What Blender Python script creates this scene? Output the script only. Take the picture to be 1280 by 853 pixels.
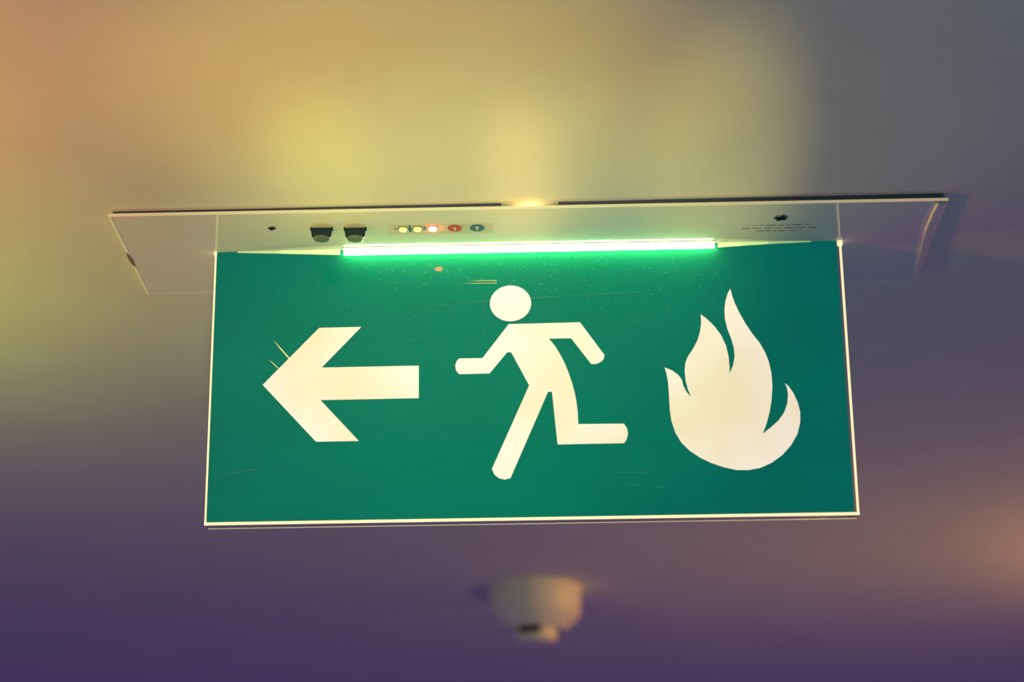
import bpy, bmesh, math, random
from mathutils import Vector, Matrix

# ------------------------------------------------------------------ clear
for o in list(bpy.data.objects):
    bpy.data.objects.remove(o, do_unlink=True)
scene = bpy.context.scene
COL = scene.collection
Z0 = 2.40                      # underside of the sign's ceiling plate (m)
ALB = 0.80                     # white paint

# ------------------------------------------------------------------ camera
cam = bpy.data.cameras.new('camera')
cam.sensor_fit = 'HORIZONTAL'
cam.sensor_width = 36.0
cam.lens = 2696.67 * 36.0 / 1280.0
cam.clip_start = 0.02
co = bpy.data.objects.new('camera', cam)
COL.objects.link(co)
yaw, pitch, roll = 0.0199616, 0.3489990, -0.0108788
cpos = Vector((0.018669, -1.601232, Z0 - 0.660559))
fw = Vector((-math.sin(yaw) * math.cos(pitch), math.cos(yaw) * math.cos(pitch), math.sin(pitch)))
rt = Vector((math.cos(yaw), math.sin(yaw), 0))
up = rt.cross(fw)
r2 = rt * math.cos(roll) + up * math.sin(roll)
u2 = -rt * math.sin(roll) + up * math.cos(roll)
m = Matrix.Identity(4)
for i in range(3):
    m[i][0], m[i][1], m[i][2], m[i][3] = r2[i], u2[i], -fw[i], cpos[i]
co.matrix_world = m
cam.dof.use_dof = True
cam.dof.focus_distance = (Vector((0, -0.0065, Z0 - 0.10)) - cpos).dot(fw)
cam.dof.aperture_fstop = 3.6
scene.camera = co

# ------------------------------------------------------------------ world and lights
w = bpy.data.worlds.new('dim_interior')
scene.world = w
w.use_nodes = True
bgn = w.node_tree.nodes['Background']
bgn.inputs['Color'].default_value = (0.0415 / ALB, 0.0205 / ALB, 0.0980 / ALB, 1)
bgn.inputs['Strength'].default_value = 1.0

scene.view_settings.view_transform = 'Standard'
scene.view_settings.look = 'None'
scene.view_settings.exposure = 0.0
scene.view_settings.gamma = 1.0
scene.view_settings.use_curve_mapping = False


def point_lamp(name, x, y, h, c, radius=0.04):
    """Bare lamp h metres under the ceiling; c = ceiling radiance straight above it."""
    l = bpy.data.lights.new(name, 'POINT')
    mx = max(c)
    l.color = [v / mx for v in c]
    l.energy = mx * 4 * math.pi ** 2 * h * h / ALB
    l.shadow_soft_size = radius
    o = bpy.data.objects.new(name, l)
    COL.objects.link(o)
    o.location = (x, y, Z0 + 0.006 - h)
    return o


def up_spot(name, x, y, rx, ry, c, h=0.95, radius=0.02):
    """Added upward spot under the ceiling throwing an oval pool of rx by ry metres."""
    l = bpy.data.lights.new(name, 'SPOT')
    mx = max(c)
    l.color = [v / mx for v in c]
    l.energy = mx * 4 * math.pi ** 2 * h * h / ALB
    l.shadow_soft_size = radius
    l.spot_size = 2 * math.atan(ry / h)
    l.spot_blend = 1.0
    o = bpy.data.objects.new(name, l)
    COL.objects.link(o)
    o.location = (x, y, Z0 + 0.006 - h)
    o.rotation_euler = (math.pi, 0, 0)
    o.scale = (rx / ry, 1, 1)
    return o


def aimed_spot(name, src, tgt, r, c, radius=0.03):
    """Added fill spotlight; r = pool radius at the target, c = light it adds to white paint there."""
    S, T = Vector(src), Vector(tgt)
    ax = T - S
    D = ax.length
    l = bpy.data.lights.new(name, 'SPOT')
    mx = max(c)
    l.color = [v / mx for v in c]
    l.energy = mx * 4 * math.pi ** 2 * D * D / (ALB * abs(ax.y) / D)
    l.shadow_soft_size = radius
    l.spot_size = 2 * math.atan(r / D)
    l.spot_blend = 1.0
    o = bpy.data.objects.new(name, l)
    COL.objects.link(o)
    o.location = S + Vector((0, 0, Z0))
    o.rotation_euler = ax.to_track_quat('-Z', 'Y').to_euler()
    return o


point_lamp('warm_wall_lamp', -0.620, 0.055, 0.310, (0.2927, 0.3716, 0.0221))
point_lamp('amber_wall_lamp', -0.551, -0.370, 0.366, (0.6600, 0.2094, 0.0))
point_lamp('wide_warm_fill', 0.348, 0.998, 0.552, (0.0770, 0.0466, 0.0002))  # added fill, widens the warm glow on the right
point_lamp('cool_fill', 0.049, -1.847, 0.950, (0.0020, 0.3600, 0.1486))  # unseen fill behind the camera, added for the ceiling's green tone
point_lamp('amber_ceiling_lamp', 0.913, 0.971, 0.020, (757.2, 334.1, 50.0), 0.006)
up_spot('pool_spot', -0.149, -0.154, 0.055, 0.171, (0.0930, 0.0900, 0.0021))  # this and the next three spots are added for the ceiling's bright pools
up_spot('pool_spot', -0.003, -0.112, 0.040, 0.179, (0.2258, 0.1318, 0.0277))
up_spot('pool_spot', 0.145, -0.136, 0.076, 0.299, (0.1897, 0.1600, 0.0250))
up_spot('pool_spot', -0.070, -0.277, 0.256, 0.329, (0.3120, 0.2050, 0.0049))
point_lamp('blue_glint_light', 0.010, 2.350, 1.030, (0.0, 0.0008, 0.010), 0.03)  # added out of view for a blue glint on the right lip
aimed_spot('panel_fill_spot', (0.0, -1.3, -0.8), (-0.045, -0.0065, -0.040), 0.275, (0.18, 0.25, 0.10))  # unseen spot added to brighten the upper middle of the panel


# ------------------------------------------------------------------ materials
def mat(name, color, rough=0.5, spec=0.5, emit=None, estr=0.0, coat=0.0, ior=1.5, metal=0.0):
    mt = bpy.data.materials.new(name)
    mt.use_nodes = True
    b = mt.node_tree.nodes['Principled BSDF']
    b.inputs['Base Color'].default_value = (*color, 1)
    b.inputs['Roughness'].default_value = rough
    b.inputs['Specular IOR Level'].default_value = spec
    b.inputs['IOR'].default_value = ior
    b.inputs['Metallic'].default_value = metal
    b.inputs['Coat Weight'].default_value = coat
    b.inputs['Coat Roughness'].default_value = 0.02
    if emit:
        b.inputs['Emission Color'].default_value = (*emit, 1)
        b.inputs['Emission Strength'].default_value = estr
    return mt


def add_bump(mt, scale, strength, dist=0.001, stretch=(1, 1, 1)):
    nt = mt.node_tree
    b = nt.nodes['Principled BSDF']
    tc = nt.nodes.new('ShaderNodeTexCoord')
    mp = nt.nodes.new('ShaderNodeMapping')
    mp.inputs['Scale'].default_value = stretch
    nz = nt.nodes.new('ShaderNodeTexNoise')
    nz.inputs['Scale'].default_value = scale
    nz.inputs['Detail'].default_value = 4
    bp = nt.nodes.new('ShaderNodeBump')
    bp.inputs['Strength'].default_value = strength
    bp.inputs['Distance'].default_value = dist
    nt.links.new(tc.outputs['Object'], mp.inputs['Vector'])
    nt.links.new(mp.outputs['Vector'], nz.inputs['Vector'])
    nt.links.new(nz.outputs['Fac'], bp.inputs['Height'])
    nt.links.new(bp.outputs['Normal'], b.inputs['Normal'])
    return nz


def tint_noise(mt, c1, c2, scale, socket='Base Color', stretch=(1, 1, 1), lo=0.35, hi=0.65):
    nt = mt.node_tree
    b = nt.nodes['Principled BSDF']
    tc = nt.nodes.new('ShaderNodeTexCoord')
    mp = nt.nodes.new('ShaderNodeMapping')
    mp.inputs['Scale'].default_value = stretch
    nz = nt.nodes.new('ShaderNodeTexNoise')
    nz.inputs['Scale'].default_value = scale
    nz.inputs['Detail'].default_value = 3
    cr = nt.nodes.new('ShaderNodeValToRGB')
    cr.color_ramp.elements[0].position = lo
    cr.color_ramp.elements[0].color = (*c1, 1)
    cr.color_ramp.elements[1].position = hi
    cr.color_ramp.elements[1].color = (*c2, 1)
    nt.links.new(tc.outputs['Object'], mp.inputs['Vector'])
    nt.links.new(mp.outputs['Vector'], nz.inputs['Vector'])
    nt.links.new(nz.outputs['Fac'], cr.inputs['Fac'])
    nt.links.new(cr.outputs['Color'], b.inputs[socket])


M = {}
M['ceiling'] = mat('white_ceiling_paint', (ALB, ALB, ALB), 0.75, 0.15)
tint_noise(M['ceiling'], (0.785, 0.785, 0.785), (0.815, 0.815, 0.815), 9)
add_bump(M['ceiling'], 160, 0.10, 0.0006)
M['plate'] = mat('glossy_white_enamel', (0.88, 0.88, 0.88), 0.06, 0.5)
add_bump(M['plate'], 60, 0.015, 0.0005)
M['lip'] = mat('clear_edge_enamel', (0.80, 0.80, 0.78), 0.12, 0.6)
M['chip'] = mat('chipped_paint', (0.30, 0.20, 0.20), 0.6, 0.3)
M['green'] = mat('green_translucent_acrylic', (0.006, 0.18, 0.10), 0.35, 0.0, (0.0, 0.09, 0.08), 1.0, coat=0.25)
tint_noise(M['green'], (0.0, 0.074, 0.070), (0.0, 0.090, 0.082), 7, 'Emission Color', (1, 1, 2.2))
M['legend'] = mat('glowing_cream_legend', (0.5, 0.5, 0.5), 0.4, 0.0, (1.0, 0.86, 0.55), 1.0, coat=0.4)
tint_noise(M['legend'], (0.71, 0.58, 0.38), (0.82, 0.70, 0.58), 9, 'Emission Color', (1, 1, 1), 0.36, 0.60)
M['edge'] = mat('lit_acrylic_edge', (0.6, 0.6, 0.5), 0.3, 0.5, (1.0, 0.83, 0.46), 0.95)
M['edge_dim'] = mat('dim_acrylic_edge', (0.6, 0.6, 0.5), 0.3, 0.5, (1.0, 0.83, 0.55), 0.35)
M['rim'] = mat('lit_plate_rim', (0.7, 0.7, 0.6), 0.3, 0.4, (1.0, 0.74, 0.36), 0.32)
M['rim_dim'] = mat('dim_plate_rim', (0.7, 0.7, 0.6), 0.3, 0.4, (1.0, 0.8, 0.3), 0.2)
M['gap_shade'] = mat('gap_shade_dark', (0.12, 0.085, 0.15), 0.8, 0.2)  # colour of the shade painted into the gap
M['lip_soft'] = mat('satin_edge_enamel', (0.85, 0.85, 0.85), 0.22, 0.5)
M['bar'] = mat('white_light_bar', (0.9, 0.9, 0.9), 0.4, 0.3, (0.84, 1.0, 0.80), 5.0)
for k, e in (('bar_a', 0.95), ('bar_b', 0.65), ('bar_c', 0.38)):
    M[k] = mat('dim_light_' + k, (0.9, 0.9, 0.9), 0.4, 0.3, (0.55, 0.85, 0.20), e)
M['black'] = mat('dark_teal_plastic', (0.002, 0.030, 0.065), 0.10, 0.5)
M['smoked'] = mat('smoked_lens', (0.16, 0.19, 0.18), 0.08, 0.8)
add_bump(M['smoked'], 700, 0.5, 0.001)
M['label'] = mat('cream_sticker', (0.70, 0.64, 0.55), 0.35, 0.4)
M['red'] = mat('red_print', (0.62, 0.02, 0.05), 0.4, 0.4)
M['blue'] = mat('blue_print', (0.004, 0.12, 0.30), 0.4, 0.4)
M['teal'] = mat('teal_print', (0.03, 0.17, 0.20), 0.4, 0.4)
M['pale'] = mat('pale_print', (0.75, 0.62, 0.45), 0.4, 0.4)
M['led_y'] = mat('amber_diode', (0.7, 0.6, 0.3), 0.2, 0.5, (1.0, 0.62, 0.14), 1.3)
M['led_r'] = mat('red_diode', (0.7, 0.1, 0.1), 0.2, 0.5, (1.0, 0.09, 0.06), 75.0)
M['print'] = mat('grey_violet_print', (0.42, 0.32, 0.40), 0.5, 0.3)
M['steel'] = mat('screw_steel', (0.35, 0.36, 0.36), 0.25, 0.5, metal=0.9)
M['slot'] = mat('screw_recess', (0.01, 0.012, 0.03), 0.5, 0.3)
M['scratch'] = mat('scratch_mark', (0.45, 0.62, 0.35), 0.5, 0.3)
M['scratch_faint'] = mat('faint_scuff', (0.03, 0.20, 0.13), 0.5, 0.3, (0.005, 0.09, 0.07), 1.0)
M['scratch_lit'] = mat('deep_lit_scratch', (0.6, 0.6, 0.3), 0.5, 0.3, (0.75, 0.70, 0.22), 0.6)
M['dust'] = mat('pale_dust', (0.75, 0.72, 0.55), 0.8, 0.2)
M['detector'] = mat('ivory_plastic', (0.80, 0.80, 0.76), 0.45, 0.4)
M['vent'] = mat('detector_vent_black', (0.004, 0.005, 0.008), 0.6, 0.2)

# clear sheet: mostly see-through with a glossy skin
cm = bpy.data.materials.new('clear_acrylic')
cm.use_nodes = True
nt = cm.node_tree
nt.nodes.remove(nt.nodes['Principled BSDF'])
out = nt.nodes['Material Output']
tr = nt.nodes.new('ShaderNodeBsdfTransparent')
tr.inputs['Color'].default_value = (0.93, 0.93, 0.93, 1)
gl = nt.nodes.new('ShaderNodeBsdfGlossy')
gl.inputs['Roughness'].default_value = 0.03
fr = nt.nodes.new('ShaderNodeFresnel')
fr.inputs['IOR'].default_value = 1.3
mx = nt.nodes.new('ShaderNodeMixShader')
nt.links.new(fr.outputs['Fac'], mx.inputs['Fac'])
nt.links.new(tr.outputs['BSDF'], mx.inputs[1])
nt.links.new(gl.outputs['BSDF'], mx.inputs[2])
nt.links.new(mx.outputs['Shader'], out.inputs['Surface'])
M['clear'] = cm


# ------------------------------------------------------------------ mesh helpers (millimetres in, metres out)
def link(name, bm, material, parent=None, smooth=False, loc=None):
    bmesh.ops.recalc_face_normals(bm, faces=bm.faces)
    me = bpy.data.meshes.new(name)
    bm.to_mesh(me)
    bm.free()
    me.materials.append(material)
    if smooth:
        for p in me.polygons:
            p.use_smooth = True
    o = bpy.data.objects.new(name, me)
    COL.objects.link(o)
    if parent:
        o.parent = parent
    if loc:
        o.location = loc
    return o


def box(bm, x0, x1, y0, y1, z0, z1, bevel=0.0, seg=2):
    vs = [bm.verts.new((x / 1000, y / 1000, z / 1000)) for z in (z0, z1) for y in (y0, y1) for x in (x0, x1)]
    fs = [bm.faces.new([vs[i] for i in f]) for f in
          ((0, 1, 3, 2), (4, 6, 7, 5), (0, 4, 5, 1), (2, 3, 7, 6), (0, 2, 6, 4), (1, 5, 7, 3))]
    if bevel:
        es = {e for f in fs for e in f.edges}
        bmesh.ops.bevel(bm, geom=list(es), offset=bevel / 1000, segments=seg, affect='EDGES', profile=0.5)


def lathe(bm, prof, cx, cy, n=40, a0=0.0, a1=2 * math.pi, sy=1.0):
    """prof: (radius, z) pairs in mm, spun about the vertical through (cx, cy)."""
    full = abs(a1 - a0 - 2 * math.pi) < 1e-6
    cnt = n if full else n + 1
    rings = []
    for r, z in prof:
        if r < 1e-6:
            rings.append([bm.verts.new((cx / 1000, cy / 1000, z / 1000))])
        else:
            rings.append([bm.verts.new(((cx + r * math.cos(a0 + (a1 - a0) * k / n)) / 1000,
                                        (cy + sy * r * math.sin(a0 + (a1 - a0) * k / n)) / 1000, z / 1000))
                          for k in range(cnt)])
    for A, B in zip(rings, rings[1:]):
        for k in range(n):
            k2 = (k + 1) % n if full else k + 1
            if len(A) == 1 and len(B) == 1:
                continue
            if len(A) == 1:
                bm.faces.new((A[0], B[k], B[k2]))
            elif len(B) == 1:
                bm.faces.new((A[k], A[k2], B[0]))
            else:
                bm.faces.new((A[k], A[k2], B[k2], B[k]))
    if not full:       # close the flat side
        side = [r[0] for r in rings] + [r[-1] for r in reversed(rings) if len(r) > 1]
        bm.faces.new(side)
    return rings


def slab_xz(bm, pts, y0, y1):
    """Outline in x,z (mm) extruded from y0 to y1."""
    a = [bm.verts.new((x / 1000, y0 / 1000, z / 1000)) for x, z in pts]
    b = [bm.verts.new((x / 1000, y1 / 1000, z / 1000)) for x, z in pts]
    bm.faces.new(a)
    bm.faces.new(list(reversed(b)))
    n = len(pts)
    for i in range(n):
        bm.faces.new((a[i], b[i], b[(i + 1) % n], a[(i + 1) % n]))


def slab_xy(bm, pts, z0, z1):
    a = [bm.verts.new((x / 1000, y / 1000, z0 / 1000)) for x, y in pts]
    b = [bm.verts.new((x / 1000, y / 1000, z1 / 1000)) for x, y in pts]
    bm.faces.new(a)
    bm.faces.new(list(reversed(b)))
    n = len(pts)
    for i in range(n):
        bm.faces.new((a[i], b[i], b[(i + 1) % n], a[(i + 1) % n]))


def oval(cx, cy, rx, ry, n=32):
    return [(cx + rx * math.cos(2 * math.pi * k / n), cy + ry * math.sin(2 * math.pi * k / n)) for k in range(n)]


# ------------------------------------------------------------------ ceiling
bm = bmesh.new()
box(bm, -4000, 4000, -4500, 5500, 0, 120)
ceil = link('ceiling', bm, M['ceiling'], loc=(0, 0, Z0 + 0.0062))
ceil.rotation_euler = (0, -0.0039, 0)
ceil['kind'] = 'structure'
ceil['label'] = 'white painted ceiling washed by amber and violet light'
bm = bmesh.new()
lathe(bm, [(4.5, 0.02), (3.2, -0.35), (1.6, -0.6), (0, -0.7)], -13, -222, 16)
link('paint_blister', bm, M['ceiling'], ceil, True)

# ------------------------------------------------------------------ exit sign
sign = bpy.data.objects.new('exit_sign', None)
COL.objects.link(sign)
sign.location = (0, 0, Z0)
sign['label'] = 'green illuminated fire exit sign with arrow, running figure and flame under the ceiling'
sign['category'] = 'exit sign'

PX0, PX1, PY0, PY1 = -321.0, 322.8, -82.2, 82.3
bm = bmesh.new()
box(bm, PX0, PX1, PY0, PY1, 0, 2.5, 0.5, 2)
plate = link('ceiling_plate', bm, M['plate'], sign)
# brackets between plate and ceiling
for x in (-205, 205):
    bm = bmesh.new()
    zc = 6.2 + 0.0039 * x
    box(bm, x - 30, x + 30, 10, 50, 2.5, zc - 0.02)
    link('mounting_bracket', bm, M['steel'], sign)

# dark strips that paint the gap's shade, open where the light escapes
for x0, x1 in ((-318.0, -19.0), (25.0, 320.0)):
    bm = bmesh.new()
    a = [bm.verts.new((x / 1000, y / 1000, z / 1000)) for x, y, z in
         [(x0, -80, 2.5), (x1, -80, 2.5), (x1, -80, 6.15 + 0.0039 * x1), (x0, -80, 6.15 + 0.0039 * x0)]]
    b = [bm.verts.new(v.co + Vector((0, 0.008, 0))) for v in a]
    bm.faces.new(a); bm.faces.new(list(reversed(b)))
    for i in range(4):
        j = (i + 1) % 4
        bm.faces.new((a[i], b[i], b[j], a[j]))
    link('gap_shade_strip', bm, M['gap_shade'], sign)

# left raised lip
bm = bmesh.new()
box(bm, PX0 - 0.2, PX0 + 2.0, PY0 + 1, -12, -1.0, 1.5, 0.4, 2)
box(bm, PX0 - 0.2, PX0 + 2.0, 20, PY1 - 1, -1.0, 1.5, 0.4, 2)
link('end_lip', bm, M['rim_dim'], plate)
bm = bmesh.new()
slab_xy(bm, [(PX0 - 0.5, -8), (PX0 + 0.9, -4), (PX0 + 1.9, 8), (PX0 + 1.4, 20), (PX0 - 0.2, 14), (PX0 - 0.9, 2)], -0.8, 1.0)
link('chip', bm, M['chip'], plate)
bm = bmesh.new()
box(bm, PX0 + 2.2, PX1 - 2.2, PY1 - 1.4, PY1 + 0.1, -0.5, 1.0, 0.2, 1)
link('rear_lip', bm, M['lip'], plate)
# right curved lip
inner = [(311.0, -81), (309.6, -62), (309.0, -40), (309.4, -20), (311.2, -4), (313.5, 20), (316.0, 45), (318.6, 66), (321.0, 81)]
bm = bmesh.new()
rows = []
for x, y in inner:
    xo = PX1 + 0.1
    row = []
    for k in range(9):
        t = k / 8
        row.append(bm.verts.new(((x + (xo - x) * t) / 1000, y / 1000, (-0.05 - 1.6 * math.sin(math.pi * t) ** 0.8 * (xo - x) / 14.0) / 1000)))
    rows.append(row)
for A, B in zip(rows, rows[1:]):
    for k in range(8):
        bm.faces.new((A[k], A[k + 1], B[k + 1], B[k]))
link('end_lip', bm, M['lip_soft'], plate, True)

# glowing rims of the plate
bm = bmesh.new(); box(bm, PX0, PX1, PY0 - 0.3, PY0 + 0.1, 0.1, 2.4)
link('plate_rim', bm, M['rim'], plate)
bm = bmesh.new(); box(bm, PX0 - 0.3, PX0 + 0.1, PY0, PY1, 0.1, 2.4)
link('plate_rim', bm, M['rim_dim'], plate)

# screws
def screw(x, y, r, rot):
    bm = bmesh.new()
    lathe(bm, [(r, 0.0), (r * 0.98, -0.35), (r * 0.7, -0.75), (r * 0.35, -0.95), (0, -1.0)], x, y, 24)
    s = link('screw', bm, M['steel'], sign, True)
    bm = bmesh.new()
    for a in (rot, rot + math.pi / 2):
        c, sn = math.cos(a), math.sin(a)
        L, W = r * 0.8, r * 0.24
        slab_xy(bm, [(x + c * u - sn * v, y + sn * u + c * v) for u, v in ((-L, -W), (L, -W), (L, W), (-L, W))], -1.15, -0.6)
    link('cross_recess', bm, M['slot'], s)

screw(-198.6, -54.3, 3.4, 0.3)
screw(197.5, -56.0, 5.6, 0.5)

# dark knobs hanging from round seats
def knob(x, y):
    bm = bmesh.new()
    lathe(bm, [(0, 0.0), (9.2, 0.0), (9.2, -0.35), (8.6, -0.6), (0, -0.6)], x, y, 36)
    s = link('knob_seat', bm, M['label'], sign, False)
    bm = bmesh.new()
    lathe(bm, [(8.2, -0.6), (8.0, -5.6), (7.4, -8.0), (6.0, -9.6)], x, y, 28, 0, math.pi)
    k = link('test_knob', bm, M['black'], sign, False)
    bm = bmesh.new()
    lathe(bm, [(0, -8.6), (6.2, -8.6), (6.3, -9.6), (5.6, -10.2), (0, -10.5)], x, y + 1.5, 32)
    link('knob_lens', bm, M['smoked'], k, False)
    for sx in (-1, 1):
        bm = bmesh.new()
        box(bm, x + sx * 8.0 - 1.1, x + sx * 8.0 + 1.1, y - 1.0, y + 3.5, -2.2, -0.4, 0.5)
        link('side_clip', bm, M['black'], k)

knob(-159.8, -54.0)
knob(-133.7, -52.8)

# indicator sticker
bm = bmesh.new()
slab_xy(bm, [(-107.9, -56.2), (-26.1, -55.6), (-26.6, -36.6), (-108.0, -37.0)], -0.35, 0.0)
lab = link('indicator_sticker', bm, M['label'], sign)
lab['label'] = 'cream sticker strip with indicator lights and two round marks'
for (x, y, mt) in ((-96.5, -48.4, 'led_y'), (-85.2, -48.5, 'led_y'), (-73.3, -48.3, 'led_r')):
    bm = bmesh.new()
    slab_xy(bm, oval(x, y, 4.2, 5.0), -0.75, -0.35)
    z = link('diode_bezel', bm, M['teal' if mt == 'led_y' else 'red'], lab)
    bm = bmesh.new()
    lathe(bm, [(3.3, -0.7), (3.1, -1.4), (2.2, -2.1), (0, -2.4)], x, y, 24, sy=1.15)
    link('diode', bm, M[mt], z, True)
bm = bmesh.new(); slab_xy(bm, oval(-56.1, -47.8, 5.7, 7.0), -0.6, -0.35)
d = link('red_disc', bm, M['red'], lab)
bm = bmesh.new()
slab_xy(bm, [(-57.2, -50), (-55.2, -50), (-55.2, -43.5), (-56.4, -43.5), (-56.4, -46), (-57.2, -46)], -0.75, -0.6)
link('disc_mark', bm, M['pale'], d)
bm = bmesh.new(); slab_xy(bm, oval(-38.6, -47.4, 5.8, 7.0), -0.6, -0.35)
d = link('blue_disc', bm, M['blue'], lab)
bm = bmesh.new()
slab_xy(bm, [(-39.8, -51), (-37.5, -51), (-37.5, -46.2), (-39.8, -46.2)], -0.75, -0.6)
slab_xy(bm, [(-39.3, -45.4), (-38.0, -45.4), (-38.0, -42.6), (-39.3, -42.6)], -0.75, -0.6)
link('disc_mark', bm, M['pale'], d)
bm = bmesh.new()
for (x, y0, y1, hw) in ((-91.0, -55, -42, 0.9), (-79.5, -52, -45, 0.9)):
    slab_xy(bm, [(x - hw, y0), (x + hw, y0), (x + hw, y1), (x - hw, y1)], -0.5, -0.35)
slab_xy(bm, [(-92.6, -48.6), (-89.4, -48.6), (-89.4, -46.6), (-92.6, -46.6)], -0.5, -0.35)
link('divider_marks', bm, M['teal'], lab)
bm = bmesh.new()
slab_xy(bm, [(-103.2, -49.8), (-101.4, -49.8), (-101.4, -46.6), (-103.2, -46.6)], -0.5, -0.35)
link('red_mark', bm, M['red'], lab)

# small print block (unreadable in the photograph)
random.seed(4)
bm = bmesh.new()
for (x0, x1, y) in ((176.4, 221.4, -41.0), (168.7, 228.3, -35.4), (180.4, 216.3, -29.8)):
    x = x0
    while x < x1 - 1:
        wl = min(random.uniform(3.0, 8.0), x1 - x)
        hh = random.uniform(0.7, 1.2)
        slab_xy(bm, [(x, y - hh), (x + wl, y - hh), (x + wl, y + hh), (x, y + hh)], -0.12, 0.0)
        x += wl + random.uniform(1.0, 2.6)
link('small_print', bm, M['print'], sign)

# hanging panel -------------------------------------------------------------
H = 225.4
bm = bmesh.new()
box(bm, -250, 250, -3.4, 6.5, -H, 0)
clear = link('clear_sheet', bm, M['clear'], sign)
bm = bmesh.new()
box(bm, -249.0, 246.3, -6.5, -3.6, -H + 1.7, 0)
panel = link('green_panel', bm, M['green'], sign)
panel['label'] = 'green lit acrylic legend panel'

def edge(name, x0, x1, y0, y1, z0, z1, mt):
    bm = bmesh.new()
    box(bm, x0, x1, y0, y1, z0, z1)
    return link(name, bm, M[mt], clear)

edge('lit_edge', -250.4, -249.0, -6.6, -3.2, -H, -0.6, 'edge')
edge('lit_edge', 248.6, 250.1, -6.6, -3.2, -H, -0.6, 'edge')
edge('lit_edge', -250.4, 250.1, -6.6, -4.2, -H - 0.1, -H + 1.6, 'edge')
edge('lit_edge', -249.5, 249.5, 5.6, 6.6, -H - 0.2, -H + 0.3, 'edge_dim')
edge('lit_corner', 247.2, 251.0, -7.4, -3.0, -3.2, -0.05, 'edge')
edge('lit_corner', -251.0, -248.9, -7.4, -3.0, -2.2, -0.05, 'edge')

# light bar along the top
def bar(x0, x1, d, h0, h1, mt):
    """Glowing strip on the panel's top edge; its height runs from h0 to h1."""
    bm = bmesh.new()
    rings = []
    for x, hgt in ((x0, h0), (x1, h1)):
        pts = [(-6.5, -0.05), (-6.5 - d, -0.05), (-6.5 - d, -hgt * 0.45), (-6.5 - d * 0.75, -hgt * 0.75), (-6.5 - d * 0.3, -hgt * 0.95), (-6.5, -hgt)]
        rings.append([bm.verts.new((x / 1000, y / 1000, z / 1000)) for y, z in pts])
    a, b = rings
    bm.faces.new(a); bm.faces.new(list(reversed(b)))
    for i in range(6):
        j = (i + 1) % 6
        bm.faces.new((a[i], b[i], b[j], a[j]))
    return link('light_bar', bm, M[mt], sign)

bar(-146.9, 149.0, 0.8, 4.6, 4.4, 'bar')
l = bpy.data.lights.new('bar_light', 'AREA')          # the strip lamp shining down the face of the panel
l.shape = 'RECTANGLE'
l.size, l.size_y = 0.2959, 0.0042
l.color = (1.0, 0.80, 0.27)
l.energy = 0.26
o = bpy.data.objects.new('bar_light', l)
COL.objects.link(o)
o.parent = sign
o.location = (0.001, -0.0095, -0.0006)
bm = bmesh.new()
box(bm, -147.2, 149.3, -11.9, -6.6, -0.5, 0.0)
link('lamp_strip', bm, M['lip'], sign)
bar(-172.0, -150.0, 0.8, 3.3, 4.2, 'bar_a')
bar(-198.0, -172.0, 0.8, 2.2, 3.3, 'bar_b')
bar(-232.0, -198.0, 0.8, 0.8, 2.2, 'bar_c')
bar(152.0, 170.0, 0.8, 3.8, 2.8, 'bar_a')
bar(170.0, 192.0, 0.8, 2.8, 1.6, 'bar_b')
bar(192.0, 226.0, 0.8, 1.6, 0.5, 'bar_c')

# legends
FY = -6.55
arrow = [(-208.8, -113.1), (-165.4, -66.3), (-132.2, -66.1), (-162.9, -99.6), (-86.5, -99.4), (-86.4, -126.2), (-163.3, -126.4), (-132.8, -160.4), (-166.0, -160.4)]
bm = bmesh.new(); slab_xz(bm, arrow, FY - 0.15, FY + 0.1)
link('arrow_symbol', bm, M['legend'], panel)
man = [(-54.8, -94.0), (-36.5, -94.1), (-15.6, -66.0), (40.6, -65.5), (59.2, -93.2), (58.6, -96.2), (56.8, -98.5), (53.0, -100.4), (48.7, -100.5),
       (33.4, -78.7), (15.8, -78.7), (20.4, -84.8), (24.4, -91.9), (28.0, -99.6), (31.0, -107.9), (33.3, -115.6), (35.1, -123.2), (36.4, -131.0), (37.2, -139.0),
       (37.6, -149.7), (72.9, -150.0), (75.3, -154.0), (75.8, -158.5), (74.4, -163.2), (72.5, -165.8), (21.2, -165.9), (17.6, -122.9),
       (14.5, -122.8), (-15.5, -192.4), (-19.9, -193.4), (-24.2, -192.4), (-27.8, -189.3), (-29.7, -184.8), (-0.1, -117.3), (-13.9, -89.5),
       (-17.0, -89.4), (-31.0, -106.8), (-54.8, -107.0), (-57.0, -104.3), (-57.9, -100.4), (-57.0, -96.6)]
bm = bmesh.new(); slab_xz(bm, man, FY - 0.15, FY + 0.1)
fig = link('running_figure_symbol', bm, M['legend'], panel)
bm = bmesh.new(); slab_xz(bm, oval(-14.0, -48.4, 16.3, 15.1, 48), FY - 0.15, FY + 0.1)
link('figure_head', bm, M['legend'], fig)
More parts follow.
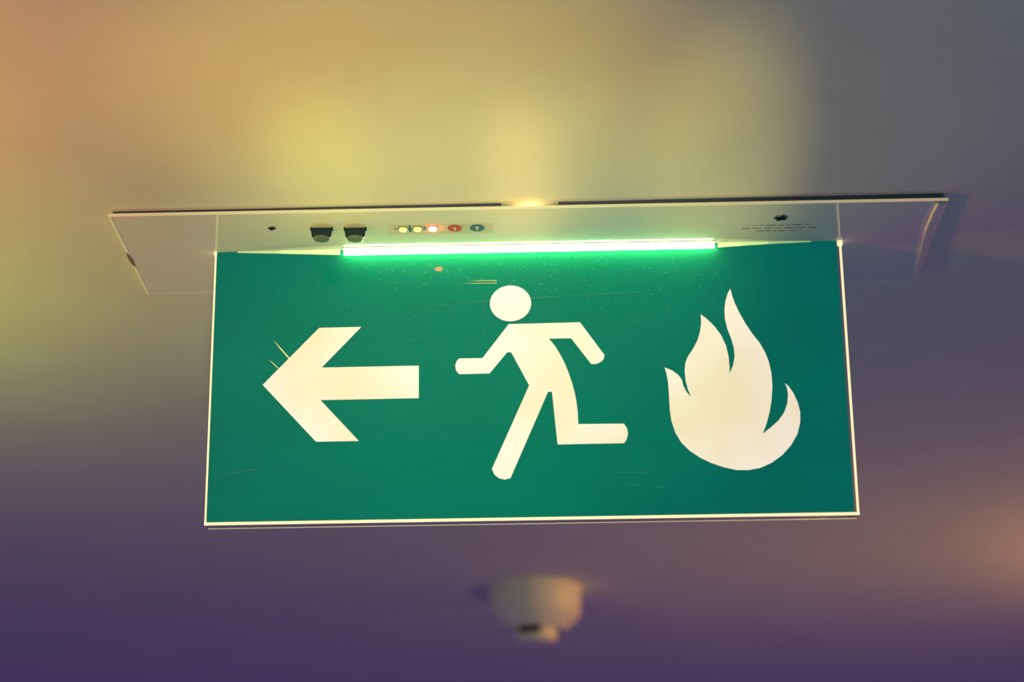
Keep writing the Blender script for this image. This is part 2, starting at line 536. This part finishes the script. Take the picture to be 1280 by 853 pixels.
flame = [(106.0, -104.4), (111.7, -107.1), (116.5, -110.9), (119.1, -115.2), (120.1, -120.2), (122.3, -125.0), (126.0, -129.6), (123.5, -123.0),
         (122.0, -115.6), (121.5, -107.7), (122.2, -101.4), (124.4, -95.8), (128.3, -90.1), (132.4, -82.6), (134.9, -74.8), (136.0, -67.4), (135.9, -60.6),
         (140.5, -64.5), (146.2, -70.8), (151.1, -78.3), (154.5, -86.8), (156.2, -96.3), (156.6, -104.8), (156.4, -110.6), (159.4, -103.8), (161.0, -96.4),
         (160.7, -89.1), (158.9, -81.0), (156.3, -73.1), (154.8, -64.6), (154.8, -57.1), (155.9, -49.6), (158.0, -43.2), (160.1, -39.4), (161.3, -45.4),
         (163.2, -51.9), (166.6, -60.5), (170.8, -69.1), (175.7, -77.7), (180.9, -85.2), (184.9, -93.3), (187.4, -101.1), (188.9, -110.6), (189.2, -121.0),
         (188.0, -132.4), (185.9, -142.7), (183.1, -152.0), (179.7, -160.1), (186.2, -155.1), (192.4, -149.7), (197.2, -143.1), (200.0, -135.8),
         (201.0, -128.5), (200.5, -123.3), (199.1, -119.1), (201.9, -121.9), (205.5, -128.0), (208.2, -135.5), (209.6, -143.2), (209.1, -151.4),
         (206.5, -160.6), (201.1, -169.7), (193.9, -177.5), (185.8, -183.3), (176.8, -187.4), (168.0, -189.0), (158.3, -188.9), (148.7, -186.5),
         (139.1, -182.9), (130.6, -178.4), (123.0, -172.8), (116.8, -166.2), (112.4, -157.9), (109.8, -148.6), (108.8, -139.3), (108.6, -127.9),
         (108.3, -117.5), (107.4, -110.1)]
bm = bmesh.new(); slab_xz(bm, flame, FY - 0.15, FY + 0.1)
link('flame_symbol', bm, M['legend'], panel)

# scratches and scuffs
def scratch(x0, z0, x1, z1, wd, mt):
    d = Vector((x1 - x0, z1 - z0)).normalized()
    n = Vector((-d.y, d.x)) * wd * 0.5
    bm = bmesh.new()
    slab_xz(bm, [(x0, z0), ((x0 + x1) / 2 + n.x, (z0 + z1) / 2 + n.y), (x1 + n.x, z1 + n.y), (x1 - n.x, z1 - n.y), ((x0 + x1) / 2 - n.x, (z0 + z1) / 2 - n.y)], FY - 0.03, FY + 0.1)
    link('scratch', bm, M[mt], panel)

scratch(-201.3, -76.2, -188.6, -91.4, 1.0, 'scratch_lit')
scratch(-204.7, -91.9, -196.9, -99.5, 0.6, 'scratch_lit')
scratch(-47.6, -28.4, -24.7, -28.8, 0.7, 'scratch')
scratch(-52.0, -30.6, -24.7, -30.9, 0.6, 'scratch')
scratch(-95.0, -50.0, 20.0, -43.8, 0.5, 'scratch_faint')
scratch(-63.6, -46.5, 88.7, -40.6, 0.5, 'scratch_faint')
scratch(51.0, -188.4, 90.2, -190.3, 0.6, 'scratch_faint')
scratch(70.4, -198.3, 83.8, -199.8, 0.8, 'scratch_faint')
scratch(94.8, -201.3, 104.0, -202.1, 0.8, 'scratch_faint')
scratch(-242.8, -186.5, -212.0, -181.9, 0.9, 'scratch_faint')
scratch(-112.0, -83.0, -78.0, -74.0, 0.5, 'scratch_faint')

# dust lying on panel and plate near the light bar
random.seed(11)
bm = bmesh.new()
for i in range(330):
    x = random.gauss(0, 105)
    z = -6 - abs(random.gauss(0, 26))
    if z < -150 or abs(x) > 235:
        continue
    s = random.uniform(0.10, 0.24)
    slab_xz(bm, [(x - s, z), (x, z - s), (x + s, z), (x, z + s)], FY - 0.12, FY + 0.1)
o = link('dust', bm, M['dust'], panel); o['kind'] = 'stuff'
bm = bmesh.new()
for i in range(150):
    x = random.uniform(-60, 190); y = -9 - abs(random.gauss(0, 14))
    s = random.uniform(0.15, 0.40)
    slab_xy(bm, [(x - s, y), (x, y - s), (x + s, y), (x, y + s)], -0.25, 0.0)
for i in range(70):
    x = random.gauss(152, 9); y = -8 - abs(random.gauss(0, 9))
    s = random.uniform(0.25, 0.55)
    slab_xy(bm, [(x - s, y), (x, y - s), (x + s, y), (x, y + s)], -0.25, 0.0)
o = link('dust', bm, M['dust'], plate); o['kind'] = 'stuff'

# warm light escaping through the gap above the plate's front edge
l = bpy.data.lights.new('gap_light', 'POINT')
l.color = (1.0, 0.55, 0.14)
l.energy = 0.012
l.shadow_soft_size = 0.0008
o = bpy.data.objects.new('gap_light', l)
COL.objects.link(o)
o.parent = sign
o.location = (0.003, -0.068, 0.0045)

# ------------------------------------------------------------------ smoke detector
DX, DY = -11.0, 1191.0
det = bpy.data.objects.new('smoke_detector', None)
COL.objects.link(det)
det.location = (DX / 1000, DY / 1000, Z0 + 0.0061)
det['label'] = 'round white smoke detector on the ceiling behind the exit sign'
det['category'] = 'smoke detector'
bm = bmesh.new()
lathe(bm, [(0, 0), (63, 0), (63, -7), (61.5, -9), (0, -9)], 0, 0, 64)
link('mounting_base', bm, M['detector'], det)
bm = bmesh.new()
lathe(bm, [(60, -9), (60.5, -11), (59.5, -34), (57.5, -39), (42, -54), (38, -55.5), (0, -55.5)], 0, 0, 64)
link('housing', bm, M['detector'], det)
bm = bmesh.new()
lathe(bm, [(30, -55), (30, -57), (29, -68), (25, -72), (0, -73)], 0, 0, 48)
ch = link('sensor_chamber', bm, M['detector'], det)
for k in range(3):
    a = -math.pi / 2 - 0.22 + k * math.pi * 2 / 3
    bm = bmesh.new()
    lathe(bm, [(28.0, -55.7), (30.8, -55.7), (30.6, -63.5), (28.0, -63.5)], 0, 0, 10, a - 0.5, a + 0.5)
    link('vent_slot', bm, M['vent'], ch)
